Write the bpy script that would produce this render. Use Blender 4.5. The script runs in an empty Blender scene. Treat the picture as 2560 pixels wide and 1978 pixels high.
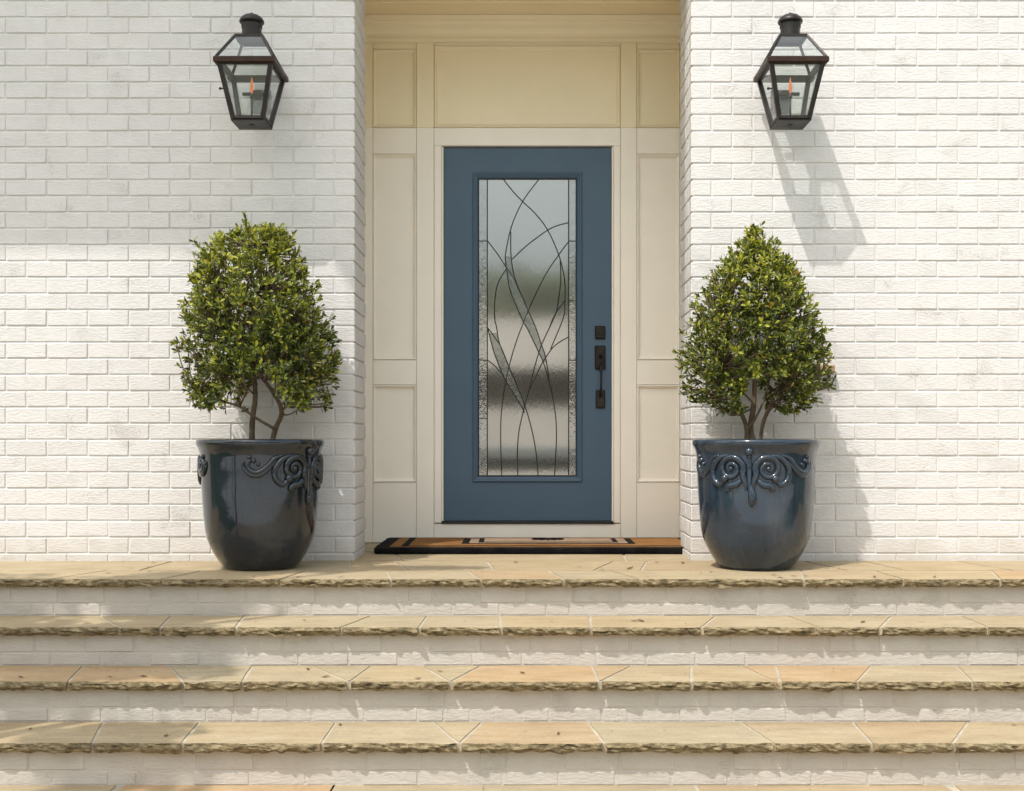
import bpy, bmesh, math, random
from mathutils import Vector, Matrix, noise
random.seed(7)
SC = bpy.context.scene
COL = SC.collection
R = random.Random(11)

# ------------------------------------------------------------------ camera, sky, sun, exposure
FPX, CX, CY, EYE = 2940.0, 1300.0, 1100.0, 0.61      # focal length and vanishing point in photo pixels
cam = bpy.data.cameras.new("camera"); camo = bpy.data.objects.new("camera", cam); COL.objects.link(camo)
camo.location = (0, 0, EYE); camo.rotation_euler = (math.pi/2, 0, 0)
cam.sensor_width = 36; cam.lens = FPX/2560*36
cam.shift_x = -(CX-1280)/2560; cam.shift_y = (CY-989)/2560
cam.clip_start = 0.05; cam.clip_end = 600
SC.camera = camo

SA, SB = 0.72, 1.95                                   # the sun moves right SA and down SB per metre into the house
world = bpy.data.worlds.new("World"); SC.world = world; world.use_nodes = True
wn = world.node_tree.nodes; wl = world.node_tree.links
sky = wn.new("ShaderNodeTexSky"); sky.sky_type = 'NISHITA'; sky.sun_disc = False
sky.sun_elevation = math.atan(SB/math.hypot(SA, 1)); sky.sun_rotation = math.atan2(-SA, -1)
sky.dust_density = 2.5; sky.air_density = 2.3; sky.ozone_density = 1.0
hs = wn.new("ShaderNodeHueSaturation"); hs.inputs['Saturation'].default_value = 0.6
wl.new(sky.outputs[0], hs.inputs['Color']); wl.new(hs.outputs[0], wn['Background'].inputs['Color'])
wn['Background'].inputs['Strength'].default_value = 0.15

sun = bpy.data.lights.new("sun", 'SUN'); suno = bpy.data.objects.new("sun", sun); COL.objects.link(suno)
sun.energy = 2.0; sun.angle = math.radians(0.5); sun.color = (1.0, 0.965, 0.915)
suno.rotation_euler = Vector((SA, 1, -SB)).to_track_quat('-Z', 'Y').to_euler()
suno.location = (-4, -10, 14)
SC.view_settings.view_transform = 'Standard'; SC.view_settings.look = 'None'
SC.view_settings.gamma = 1.0; SC.view_settings.exposure = 0.84
SC.view_settings.use_curve_mapping = False
SC.render.engine = 'CYCLES'
SC.cycles.use_denoising = True
SC.cycles.max_bounces = 12; SC.cycles.diffuse_bounces = 6; SC.cycles.transmission_bounces = 10
SC.cycles.transparent_max_bounces = 12; SC.cycles.sample_clamp_indirect = 8

# ------------------------------------------------------------------ materials
def mat(name):
    m = bpy.data.materials.new(name); m.use_nodes = True
    nt = m.node_tree; b = nt.nodes['Principled BSDF']
    return m, nt, b
def noise_node(nt, scale, detail=4, rough=0.55, vec=None, stretch=None):
    n = nt.nodes.new("ShaderNodeTexNoise"); n.inputs['Scale'].default_value = scale
    n.inputs['Detail'].default_value = detail; n.inputs['Roughness'].default_value = rough
    if vec is not None:
        if stretch:
            mp = nt.nodes.new("ShaderNodeMapping"); mp.inputs['Scale'].default_value = stretch
            nt.links.new(vec, mp.inputs['Vector']); vec = mp.outputs[0]
        nt.links.new(vec, n.inputs['Vector'])
    return n
def wpos(nt):
    return nt.nodes.new("ShaderNodeNewGeometry").outputs['Position']
def opos(nt):
    return nt.nodes.new("ShaderNodeTexCoord").outputs['Object']
def ramp(nt, fac, stops):
    r = nt.nodes.new("ShaderNodeValToRGB")
    el = r.color_ramp.elements
    while len(el) < len(stops): el.new(0.5)
    for e, (p, c) in zip(el, stops):
        e.position = p; e.color = (*c, 1) if len(c) == 3 else c
    nt.links.new(fac, r.inputs['Fac']); return r.outputs['Color']
def mixc(nt, fac, a, b, mode='MIX'):
    m = nt.nodes.new("ShaderNodeMix"); m.data_type = 'RGBA'; m.blend_type = mode
    for sock, v in ((m.inputs[0], fac), (m.inputs[6], a), (m.inputs[7], b)):
        if hasattr(v, 'is_output'): nt.links.new(v, sock)
        elif isinstance(v, (int, float)): sock.default_value = v
        else: sock.default_value = (*v, 1)
    return m.outputs[2]
def bump(nt, b, height, strength, dist, normal=None):
    n = nt.nodes.new("ShaderNodeBump"); n.inputs['Strength'].default_value = strength
    n.inputs['Distance'].default_value = dist
    nt.links.new(height, n.inputs['Height'])
    if normal is not None: nt.links.new(normal, n.inputs['Normal'])
    if b is not None: nt.links.new(n.outputs[0], b.inputs['Normal'])
    return n.outputs[0]
def obj_random(nt):
    return nt.nodes.new("ShaderNodeObjectInfo").outputs['Random']

def m_paint_brick(nm="painted_brick", k=1.0):
    m, nt, b = mat(nm); p = wpos(nt)
    n1 = noise_node(nt, 9, 5, .6, p)
    c = ramp(nt, n1.outputs['Fac'], [(.3, (.580, .556, .538)), (.62, (.632, .610, .592))])
    c = mixc(nt, obj_random(nt), c, mixc(nt, .5, c, (.66, .625, .60)))
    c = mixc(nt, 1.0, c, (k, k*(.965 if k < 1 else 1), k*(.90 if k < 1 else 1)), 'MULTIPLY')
    # pits and flecks where the paint has missed the clay
    n2 = noise_node(nt, 120, 3, .6, p, (1, 1, 1.6))
    n3 = noise_node(nt, 7, 2, .5, p)
    mul = nt.nodes.new("ShaderNodeMath"); mul.operation = 'MULTIPLY'
    nt.links.new(n2.outputs['Fac'], mul.inputs[0]); nt.links.new(n3.outputs['Fac'], mul.inputs[1])
    pit = ramp(nt, mul.outputs[0], [(.37, (0, 0, 0)), (.43, (1, 1, 1))])
    c = mixc(nt, mixc(nt, .55, (0, 0, 0), pit), c, (.42, .37, .32))
    # splash dirt low down on the walls
    sx = nt.nodes.new("ShaderNodeSeparateXYZ"); nt.links.new(p, sx.inputs[0])
    n7 = noise_node(nt, 6, 5, .65, p)
    ad = nt.nodes.new("ShaderNodeMath"); ad.operation = 'MULTIPLY_ADD'; ad.inputs[1].default_value = .40; nt.links.new(n7.outputs['Fac'], ad.inputs[0])
    ng = nt.nodes.new("ShaderNodeMath"); ng.operation = 'MULTIPLY'; ng.inputs[1].default_value = -1; nt.links.new(sx.outputs['Z'], ng.inputs[0])
    nt.links.new(ng.outputs[0], ad.inputs[2])
    if k == 1.0: c = mixc(nt, ramp(nt, ad.outputs[0], [(.05, (0, 0, 0)), (.26, (.45, .45, .45))]), c, (.40, .345, .265))
    nt.links.new(c, b.inputs['Base Color']); b.inputs['Roughness'].default_value = .62
    b.inputs['Specular IOR Level'].default_value = .3
    n4 = noise_node(nt, 38, 6, .65, p, (1, 1, 2.6))
    nn = bump(nt, None, n4.outputs['Fac'], .42, .012)
    inv = nt.nodes.new("ShaderNodeInvert"); nt.links.new(pit, inv.inputs['Color'])
    bump(nt, b, inv.outputs[0], .5, .004, nn)
    return m
def m_plain(name, col, rough=.5, var=.08, scale=6, bstr=.1, bscale=60, metallic=0, spec=.5, bdist=.004):
    m, nt, b = mat(name); p = opos(nt)
    n = noise_node(nt, scale, 4, .6, p)
    lo = tuple(c*(1-var) for c in col); hi = tuple(min(1, c*(1+var)) for c in col)
    nt.links.new(ramp(nt, n.outputs['Fac'], [(.3, lo), (.7, hi)]), b.inputs['Base Color'])
    b.inputs['Roughness'].default_value = rough
    nr = noise_node(nt, 5, 5, .65, p); mr_ = nt.nodes.new("ShaderNodeMapRange"); mr_.inputs['From Min'].default_value = .3; mr_.inputs['From Max'].default_value = .7
    mr_.inputs['To Min'].default_value = max(.05, rough-.09); mr_.inputs['To Max'].default_value = min(1, rough+.12)
    nt.links.new(nr.outputs['Fac'], mr_.inputs['Value']); nt.links.new(mr_.outputs[0], b.inputs['Roughness'])
    b.inputs['Metallic'].default_value = metallic
    b.inputs['Specular IOR Level'].default_value = spec
    if bstr:
        n2 = noise_node(nt, bscale, 4, .6, p); bump(nt, b, n2.outputs['Fac'], bstr, bdist)
    return m
def m_stone_top():
    m, nt, b = mat("sandstone_top"); p = wpos(nt)
    n1 = noise_node(nt, 3.2, 6, .62, p, (1, 2.2, 1))
    c = ramp(nt, n1.outputs['Fac'], [(.22, (.275, .195, .10)), (.5, (.37, .285, .160)), (.78, (.46, .385, .255))])
    rr = nt.nodes.new("ShaderNodeValToRGB"); el = rr.color_ramp.elements; el.new(.5); el.new(.8)
    for e, (q, col) in zip(el, [(0, (.35, .295, .21)), (.35, (.385, .285, .165)), (.7, (.33, .29, .21)), (.93, (.42, .25, .125))]):
        e.position = q; e.color = (*col, 1)
    nt.links.new(obj_random(nt), rr.inputs['Fac'])
    c = mixc(nt, .45, c, rr.outputs[0])
    n5 = noise_node(nt, 1.0, 5, .7, p, (5, 26, 5))
    c = mixc(nt, .45, c, ramp(nt, n5.outputs['Fac'], [(.3, (.62, .60, .56)), (.5, (1, 1, 1)), (.72, (1.25, 1.22, 1.12))]), 'MULTIPLY')
    n6 = noise_node(nt, 150, 3, .7, p)
    c = mixc(nt, .35, c, ramp(nt, n6.outputs['Fac'], [(.35, (.55, .53, .5)), (.55, (1, 1, 1))]), 'MULTIPLY')
    n2 = noise_node(nt, 26, 4, .65, p)
    spot = ramp(nt, n2.outputs['Fac'], [(.62, (0, 0, 0)), (.72, (1, 1, 1))])
    c = mixc(nt, mixc(nt, .6, (0, 0, 0), spot), c, (.17, .13, .085))
    nt.links.new(c, b.inputs['Base Color']); b.inputs['Roughness'].default_value = .8
    n3 = noise_node(nt, 18, 6, .6, p); nn = bump(nt, None, n3.outputs['Fac'], .45, .012)
    bump(nt, b, n6.outputs['Fac'], .5, .003, nn)
    return m
def m_stone_edge():
    m, nt, b = mat("sandstone_split_edge"); p = wpos(nt)
    n1 = noise_node(nt, 26, 6, .7, p, (1, 1, 3))
    c = ramp(nt, n1.outputs['Fac'], [(.33, (.045, .032, .014)), (.48, (.165, .125, .062)), (.68, (.36, .285, .165))])
    nt.links.new(c, b.inputs['Base Color']); b.inputs['Roughness'].default_value = .9
    n3 = noise_node(nt, 55, 6, .7, p, (1, 1, 2)); bump(nt, b, n3.outputs['Fac'], .9, .012)
    return m
def m_glaze(nm="dark_blue_glaze", kd=1.0):
    m, nt, b = mat(nm); p = opos(nt)
    n1 = noise_node(nt, 5, 5, .6, p); n2 = noise_node(nt, 60, 3, .6, p)
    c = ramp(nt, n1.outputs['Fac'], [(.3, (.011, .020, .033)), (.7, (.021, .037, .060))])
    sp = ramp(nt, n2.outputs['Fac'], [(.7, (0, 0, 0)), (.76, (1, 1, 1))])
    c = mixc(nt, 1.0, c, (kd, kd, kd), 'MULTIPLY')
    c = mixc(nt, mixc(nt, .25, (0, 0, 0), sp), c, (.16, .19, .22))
    nd = noise_node(nt, 1.0, 5, .7, p, (11, 11, 1.6)); nd2 = noise_node(nt, 3, 4, .6, p)
    ml = nt.nodes.new("ShaderNodeMath"); ml.operation = 'MULTIPLY'; nt.links.new(nd.outputs['Fac'], ml.inputs[0]); nt.links.new(nd2.outputs['Fac'], ml.inputs[1])
    dust = ramp(nt, ml.outputs[0], [(.24, (0, 0, 0)), (.40, (.42, .42, .42))])
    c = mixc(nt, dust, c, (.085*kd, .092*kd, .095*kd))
    nt.links.new(c, b.inputs['Base Color'])
    n3 = noise_node(nt, 9, 5, .55, p)
    rg = nt.nodes.new("ShaderNodeMapRange"); rg.inputs['To Min'].default_value = .05; rg.inputs['To Max'].default_value = .15
    nt.links.new(n3.outputs['Fac'], rg.inputs['Value']); rs_ = nt.nodes.new("ShaderNodeMath"); rs_.operation = 'MULTIPLY_ADD'; rs_.inputs[1].default_value = .35
    nt.links.new(dust, rs_.inputs[0]); nt.links.new(rg.outputs[0], rs_.inputs[2]); nt.links.new(rs_.outputs[0], b.inputs['Roughness'])
    b.inputs['Coat Weight'].default_value = .25; b.inputs['Coat Roughness'].default_value = .06
    n4 = noise_node(nt, 7, 3, .5, p); bump(nt, b, n4.outputs['Fac'], .12, .02)
    return m
def m_leaf(name, dark, mid, young_sunlit):
    m, nt, b = mat(name)
    at = nt.nodes.new("ShaderNodeAttribute"); at.attribute_name = "leafval"
    c = ramp(nt, at.outputs['Fac'], [(0, dark), (.55, mid), (.95, young_sunlit), (.985, (.42, .16, .025))])
    nt.links.new(c, b.inputs['Base Color']); b.inputs['Roughness'].default_value = .38
    b.inputs['Specular IOR Level'].default_value = .45
    tr = nt.nodes.new("ShaderNodeBsdfTranslucent"); mx = nt.nodes.new("ShaderNodeMixShader"); mx.inputs[0].default_value = .28
    c2 = mixc(nt, 1.0, c, (1.0, 1.0, .45), 'MULTIPLY'); hs2 = nt.nodes.new("ShaderNodeHueSaturation")
    hs2.inputs['Value'].default_value = 1.7; nt.links.new(c2, hs2.inputs['Color']); nt.links.new(hs2.outputs[0], tr.inputs['Color'])
    nt.links.new(b.outputs[0], mx.inputs[1]); nt.links.new(tr.outputs[0], mx.inputs[2])
    nt.links.new(mx.outputs[0], nt.nodes['Material Output'].inputs['Surface'])
    return m
def m_thin_glass():
    m, nt, b = mat("lantern_glass"); nt.nodes.remove(b)
    tr = nt.nodes.new("ShaderNodeBsdfTransparent"); tr.inputs[0].default_value = (.90, .93, .92, 1)
    gl = nt.nodes.new("ShaderNodeBsdfGlossy"); gl.inputs['Roughness'].default_value = .05
    lw = nt.nodes.new("ShaderNodeFresnel"); gi = nt.nodes.new('ShaderNodeNewGeometry'); mr = nt.nodes.new('ShaderNodeMapRange'); mr.inputs['To Min'].default_value = 1.6; mr.inputs['To Max'].default_value = 1/1.6
    nt.links.new(gi.outputs['Backfacing'], mr.inputs['Value']); nt.links.new(mr.outputs[0], lw.inputs['IOR'])
    n = noise_node(nt, 14, 2, .5, opos(nt)); bp = nt.nodes.new("ShaderNodeBump"); bp.inputs['Strength'].default_value = .08
    bp.inputs['Distance'].default_value = .01
    nt.links.new(n.outputs['Fac'], bp.inputs['Height']); nt.links.new(bp.outputs[0], gl.inputs['Normal'])
    df = nt.nodes.new("ShaderNodeBsdfDiffuse"); df.inputs[0].default_value = (.75, .76, .72, 1)   # dusty film
    m2 = nt.nodes.new("ShaderNodeMixShader"); m2.inputs[0].default_value = .07
    nt.links.new(tr.outputs[0], m2.inputs[1]); nt.links.new(df.outputs[0], m2.inputs[2])
    mx = nt.nodes.new("ShaderNodeMixShader")
    nt.links.new(lw.outputs[0], mx.inputs[0]); nt.links.new(m2.outputs[0], mx.inputs[1]); nt.links.new(gl.outputs[0], mx.inputs[2])
    nt.links.new(mx.outputs[0], nt.nodes['Material Output'].inputs['Surface'])
    return m
def m_door_glass(name, rough, scale, strength, dist, stretch, tint=(.92, .95, .94)):
    m, nt, b = mat(name); p = opos(nt)
    b.inputs['Base Color'].default_value = (*tint, 1)
    b.inputs['Transmission Weight'].default_value = 1; b.inputs['IOR'].default_value = 1.46
    b.inputs['Roughness'].default_value = rough
    n = noise_node(nt, scale, 3, .6, p, stretch); bump(nt, b, n.outputs['Fac'], strength, dist)
    return m
def m_coir(name, a, c_, scale=240):
    m, nt, b = mat(name); p = opos(nt)
    n = noise_node(nt, scale, 3, .7, p); n2 = noise_node(nt, 1, 4, .65, p, (7, 30, 7))
    c = ramp(nt, n.outputs['Fac'], [(.35, a), (.65, c_)])
    c = mixc(nt, ramp(nt, n2.outputs['Fac'], [(.42, (0, 0, 0)), (.6, (.8, .8, .8))]), c, a)
    nt.links.new(c, b.inputs['Base Color']); b.inputs['Roughness'].default_value = .95
    b.inputs['Specular IOR Level'].default_value = .1
    bump(nt, b, n.outputs['Fac'], 1, .01); return m

M_BRICK = m_paint_brick()
M_MORTAR = m_plain("painted_mortar", (.63, .61, .59), .75, .06, 8, .4, 70)
M_RISER = m_paint_brick('shade_toned_riser_paint', .75)  # brick paint toned down evenly, riser shade put into the colour
M_STONE = m_stone_top(); M_EDGE = m_stone_edge()
M_JOINT = m_plain("pale_joint_mortar", (.40, .35, .26), .9, .2, 12, .4, 60)
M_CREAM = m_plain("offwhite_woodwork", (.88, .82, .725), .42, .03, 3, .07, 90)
M_WARM = m_plain("bounce_warmed_woodwork", (.85, .745, .53), .42, .03, 3, .07, 90)  # same woodwork paint, yellow bounce light put into the upper colour
M_DOOR = m_plain("slate_blue_door", (.052, .096, .150), .42, .04, 3, .06, 120)
M_BLACK = m_plain("black_rubber", (.012, .012, .013), .5, .1, 8, .1)
M_CAME = m_plain("dark_lead_came", (.035, .037, .037), .38, .15, 20, .15, 80, .7)
M_BRONZE = m_plain("dark_bronze", (.030, .025, .022), .38, .3, 12, .2, 60, .75)
M_IRON = m_plain("aged_black_copper", (.026, .021, .019), .42, .4, 14, .25, 70, .55)
M_RUST = m_plain("brown_copper_rim", (.034, .017, .011), .45, .4, 18, .25, 70, .6)
M_GLAZE = m_glaze('slate_blue_glaze', .9); M_GLAZE_DARK = m_glaze('shade_darkened_glaze', .45)  # left pot: same glaze with its shade put into a darker colour
M_SOIL = m_plain("potting_soil", (.045, .030, .020), .95, .4, 30, .9, 60, bdist=.02)
M_BARK = m_plain("grey_brown_bark", (.115, .080, .048), .85, .4, 24, .7, 60, bdist=.006)
M_LEAF = m_leaf("shrub_leaf", (.016, .028, .006), (.098, .124, .017), (.40, .39, .05))
M_TREELEAF = m_leaf("tree_leaf", (.022, .045, .012), (.05, .085, .02), (.09, .13, .03))
M_GLASS = m_thin_glass()
M_DGLASS = m_door_glass("seedy_door_glass", .16, 60, .16, .006, (1, 1, .5))
M_HGLASS = m_door_glass("hammered_glass", .015, 42, 1.0, .010, (1, 1, .55), (.86, .89, .88))
M_LGLASS = m_door_glass("smoky_hammered_glass", .015, 46, 1.0, .010, (1, 1, .5), (.62, .64, .62))
M_COIR = m_coir("tan_coir", (.22, .10, .035), (.48, .25, .09))
M_COIRPALE = m_coir("pale_coir", (.30, .20, .13), (.50, .38, .27))
M_COIRBLACK = m_coir("black_coir", (.006, .006, .007), (.035, .032, .030))
M_CEIL = m_plain("cream_ceiling", (.82, .69, .46), .6, .03, 3, .05, 60)
M_ROOF = m_plain("white_roof_timber", (.72, .68, .60), .6, .05, 4, .1)
M_DRIVE = m_plain("bounce_drive_concrete", (.54, .535, .52), .9, .12, 3, .4, 60)
M_LAWN = m_plain("lawn_turf", (.060, .085, .025), .95, .35, 3, .8, 40, bdist=.03)
M_TERRA = m_plain("terracotta_ledge", (.34, .22, .14), .8, .2, 20, .3, 60)
M_HALLWALL = m_plain("grey_courtyard_render", (.25, .265, .27), .9, .04, 2, .1)
M_HALLFLOOR = m_plain("grey_floor_tile", (.40, .40, .39), .6, .08, 4, .05)
M_TANWALL = m_plain("tan_render", (.52, .47, .42), .9, .08, 3, .1)
M_DARKWOOD = m_plain("dark_walnut", (.034, .022, .013), .5, .3, 12, .1)
M_LINEN = m_plain("pale_linen", (.70, .68, .64), .95, .05, 12, .2)
M_SAIL, _nt, _b = mat("white_sail_fabric"); _b.inputs['Base Color'].default_value = (.85, .83, .78, 1); _b.inputs['Roughness'].default_value = .9
_t = _nt.nodes.new("ShaderNodeBsdfTranslucent"); _t.inputs[0].default_value = (.85, .82, .74, 1)
_m = _nt.nodes.new("ShaderNodeMixShader"); _m.inputs[0].default_value = .85  # added sail passes sun through as soft fill
_nt.links.new(_b.outputs[0], _m.inputs[1]); _nt.links.new(_t.outputs[0], _m.inputs[2]); _nt.links.new(_m.outputs[0], _nt.nodes['Material Output'].inputs['Surface'])
M_FLAME, _nt, _b = mat("gas_flame")
_b.inputs['Base Color'].default_value = (.25, .075, .02, 1); _b.inputs['Emission Color'].default_value = (1, .22, .04, 1)
_b.inputs['Emission Strength'].default_value = .32

# ------------------------------------------------------------------ helpers
def link_mesh(name, verts, faces, mats, parent=None, midx=None, smooth=False, loc=None):
    me = bpy.data.meshes.new(name); me.from_pydata([tuple(v) for v in verts], [], faces)
    for m in (mats if isinstance(mats, (list, tuple)) else [mats]): me.materials.append(m)
    if midx: me.polygons.foreach_set('material_index', midx)
    if smooth: me.polygons.foreach_set('use_smooth', [True]*len(me.polygons))
    me.update()
    o = bpy.data.objects.new(name, me); COL.objects.link(o)
    if loc is not None: o.location = loc
    if parent is not None: o.parent = parent
    return o
def empty(name, loc=(0, 0, 0)):
    o = bpy.data.objects.new(name, None); COL.objects.link(o); o.location = loc; o.empty_display_size = .1
    return o
def tag(o, label=None, cat=None, group=None, kind=None):
    if label: o['label'] = label
    if cat: o['category'] = cat
    if group: o['group'] = group
    if kind: o['kind'] = kind
    return o
class MB:
    def __init__(s): s.v = []; s.f = []; s.m = []
    def add(s, vs, fs, mi=0):
        n = len(s.v); s.v += [tuple(v) for v in vs]
        for f in fs: s.f.append(tuple(i+n for i in f)); s.m.append(mi)
    def box(s, x0, x1, y0, y1, z0, z1, mi=0, bev=0.0):
        if bev <= 0:
            s.add([(x, y, z) for x in (x0, x1) for y in (y0, y1) for z in (z0, z1)],
                  [(0, 1, 3, 2), (4, 6, 7, 5), (0, 4, 5, 1), (2, 3, 7, 6), (0, 2, 6, 4), (1, 5, 7, 3)], mi)
        else:
            bm = bmesh.new(); bmesh.ops.create_cube(bm, size=1)
            for v in bm.verts:
                v.co = Vector(((x0+x1)/2+v.co.x*(x1-x0), (y0+y1)/2+v.co.y*(y1-y0), (z0+z1)/2+v.co.z*(z1-z0)))
            bmesh.ops.bevel(bm, geom=list(bm.edges), offset=bev, segments=2 if bev > .004 else 1, affect='EDGES', profile=.5)
            bm.verts.index_update()
            s.add([v.co[:] for v in bm.verts], [tuple(v.index for v in f.verts) for f in bm.faces], mi); bm.free()
    def bar(s, a, b, w, d=None, mi=0):
        a = Vector(a); b = Vector(b); d = d or w; t = (b-a).normalized()
        u = t.cross(Vector((0, 1, 0)));
        if u.length < 1e-3: u = Vector((1, 0, 0))
        u.normalize(); v = t.cross(u)
        vs = [p + u*(sx*w/2) + v*(sy*d/2) for p in (a, b) for sx, sy in ((-1, -1), (1, -1), (1, 1), (-1, 1))]
        s.add(vs, [(0, 1, 2, 3), (7, 6, 5, 4)]+[(i, i+4, (i+1) % 4+4, (i+1) % 4) for i in range(4)], mi)
    def tube(s, pts, rad, n=8, mi=0, flat=1.0):
        pts = [Vector(p) for p in pts]; N = len(pts)
        if not hasattr(rad, '__len__'): rad = [rad]*N
        t0 = (pts[1]-pts[0]).normalized()
        u = t0.orthogonal().normalized(); vs = []
        for i, p in enumerate(pts):
            t = (pts[min(i+1, N-1)]-pts[max(i-1, 0)]).normalized()
            u = (u - t*u.dot(t)).normalized(); w = t.cross(u)
            for k in range(n):
                a = 2*math.pi*k/n; q = u*math.cos(a)+w*math.sin(a)
                q.y *= flat
                vs.append(p+q*rad[i])
        fs = [(i*n+k, i*n+(k+1) % n, (i+1)*n+(k+1) % n, (i+1)*n+k) for i in range(N-1) for k in range(n)]
        fs += [tuple(range(n-1, -1, -1)), tuple(range((N-1)*n, N*n))]
        s.add(vs, fs, mi)
    def lathe(s, prof, n=40, c=(0, 0), mi=0, capb=True, capt=True):
        vs = [(c[0]+r*math.cos(2*math.pi*k/n), c[1]+r*math.sin(2*math.pi*k/n), z) for r, z in prof for k in range(n)]
        fs = [(i*n+k, i*n+(k+1) % n, (i+1)*n+(k+1) % n, (i+1)*n+k) for i in range(len(prof)-1) for k in range(n)]
        if capb: fs.append(tuple(range(n-1, -1, -1)))
        if capt: fs.append(tuple(range((len(prof)-1)*n, len(prof)*n)))
        s.add(vs, fs, mi)
    def rect_loft(s, x0, x1, z0, z1, prof, mi=0, cap=False):
        """picture-frame moulding in an x-z rectangle: prof = [(inset, y), ...]"""
        vs = []
        for i, y in prof:
            vs += [(x0+i, y, z0+i), (x1-i, y, z0+i), (x1-i, y, z1-i), (x0+i, y, z1-i)]
        fs = [(a*4+k, a*4+(k+1) % 4, (a+1)*4+(k+1) % 4, (a+1)*4+k) for a in range(len(prof)-1) for k in range(4)]
        if cap: b = (len(prof)-1)*4; fs.append((b, b+1, b+2, b+3))
        s.add(vs, fs, mi)
    def ball(s, c, r, n=10, sz=(1, 1, 1), mi=0):
        prof = [(r*math.sin(math.pi*i/6)*1.0, -r*math.cos(math.pi*i/6)) for i in range(7)]
        prof[0] = (r*.02, -r); prof[-1] = (r*.02, r)
        vs = [(c[0]+q*math.cos(2*math.pi*k/n)*sz[0], c[1]+q*math.sin(2*math.pi*k/n)*sz[1], c[2]+z*sz[2]) for q, z in prof for k in range(n)]
        fs = [(i*n+k, i*n+(k+1) % n, (i+1)*n+(k+1) % n, (i+1)*n+k) for i in range(6) for k in range(n)]
        s.add(vs, fs, mi)
    def build(s, name, mats, parent=None, smooth=False, loc=None):
        return link_mesh(name, s.v, s.f, mats, parent, s.m, smooth, loc)
def smooth_path(pts, k=6):
    """Catmull-Rom through tuples of any length"""
    out = []; P = [pts[0]]+list(pts)+[pts[-1]]
    for i in range(1, len(P)-2):
        for j in range(k):
            t = j/k; r = []
            for a, b, c, d in zip(P[i-1], P[i], P[i+1], P[i+2]):
                r.append(.5*((2*b)+(-a+c)*t+(2*a-5*b+4*c-d)*t*t+(-a+3*b-3*c+d)*t**3))
            out.append(tuple(r))
    out.append(tuple(pts[-1])); return out
def auto_smooth(o, ang=40):
    me = o.data; me.polygons.foreach_set('use_smooth', [True]*len(me.polygons))
    try: me.set_sharp_from_angle(angle=math.radians(ang))
    except Exception: pass
    return o

WALL_Y, PIER_BACK, BACK_Y = 5.95, 6.38, 6.97
OPEN_L, OPEN_R = -0.836, 0.866
CEIL_Z = 3.10
GROUND_Z = -0.66

# ------------------------------------------------------------------ ground
lawn = MB(); lawn.add([(-150, -150, GROUND_Z-.012), (150, -150, GROUND_Z-.012), (150, 150, GROUND_Z-.012), (-150, 150, GROUND_Z-.012)], [(0, 1, 2, 3)])
tag(lawn.build("lawn", M_LAWN), kind='structure')

# ------------------------------------------------------------------ stone work
def fbm(x, y, z, o=4):
    a, s = 1, 0
    for i in range(o):
        s += a*noise.noise(Vector((x, y, z))); x *= 2.1; y *= 2.1; z *= 2.1; a *= .55
    return s
def inset_poly(P, d):
    n = len(P); out = []
    for i in range(n):
        p0, p1, p2 = Vector(P[i-1]), Vector(P[i]), Vector(P[(i+1) % n])
        e1 = (p1-p0).normalized(); e2 = (p2-p1).normalized()
        n1 = Vector((-e1.y, e1.x)); n2 = Vector((-e2.y, e2.x))
        den = 1+n1.dot(n2)
        if den < .15: den = .15
        out.append(p1+(n1+n2)*(d/den))
    return out
def stone(name, P, ztop, th, front_y, parent, seed, gap=.0068):
    """a flagstone: counter-clockwise plan polygon; the side that lies on front_y is a split rock face"""
    area = sum(P[i][0]*P[(i+1) % len(P)][1]-P[(i+1) % len(P)][0]*P[i][1] for i in range(len(P)))
    if area < 0: P = P[::-1]
    Q = inset_poly([Vector(p) for p in P], gap)
    if front_y is not None:
        for q in Q:
            if abs(q.y-front_y) < gap*2.5: q.y = front_y
    ring = []; fr = []
    for i in range(len(Q)):
        a, b = Q[i], Q[(i+1) % len(Q)]
        isf = front_y is not None and abs(a.y-front_y) < 1e-4 and abs(b.y-front_y) < 1e-4
        n = max(1, int((b-a).length/(.011 if isf else .07)))
        for j in range(n):
            p = a.lerp(b, j/n)
            if not isf:
                w = .004*noise.noise(Vector((p.x*7+seed, p.y*7, seed))); p = p+Vector((w, w if j else 0))
            ring.append(p); fr.append(isf or (front_y is not None and abs(p.y-front_y) < 1e-4))
    rows = [0, -.005, -.012, -.019, -.026, -th] if front_y is not None else [0, -.004, -th]
    vs = []; N = len(ring)
    tilt = R.uniform(-.0012, .0012)
    for r, dz in enumerate(rows):
        for p, f in zip(ring, fr):
            x, y, z = p.x, p.y, ztop+dz+tilt*0
            if f:
                big = abs(fbm(x*7+seed*3, r*.32, seed, 3))
                small = fbm(x*34, r*1.1+seed, 5.0, 3)
                prof = (0, .006, .010, .010, .006, -.004)[min(r, 5)]
                y += .010-prof-.020*big*(1 if r else .75)-.010*small*(1 if r else .35)
                if r: z += (.0045 if r < 5 else .0085)*fbm(x*22+9, r*2.0, seed, 3)
                else: z -= .004*max(0, fbm(x*15, 3.3, seed, 2))
            elif r == 0: pass
            vs.append((x, y, z))
    fs = [tuple(range(N))]; mi = [0]
    for r in range(len(rows)-1):
        for k in range(N):
            k2 = (k+1) % N
            fs.append((r*N+k, (r+1)*N+k, (r+1)*N+k2, r*N+k2)); mi.append(1 if (fr[k] and fr[k2]) else 0)
    fs.append(tuple(range(len(rows)*N-1, (len(rows)-1)*N-1, -1))); mi.append(0)
    return link_mesh(name, vs, fs, [M_STONE, M_EDGE], parent, mi)

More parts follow.
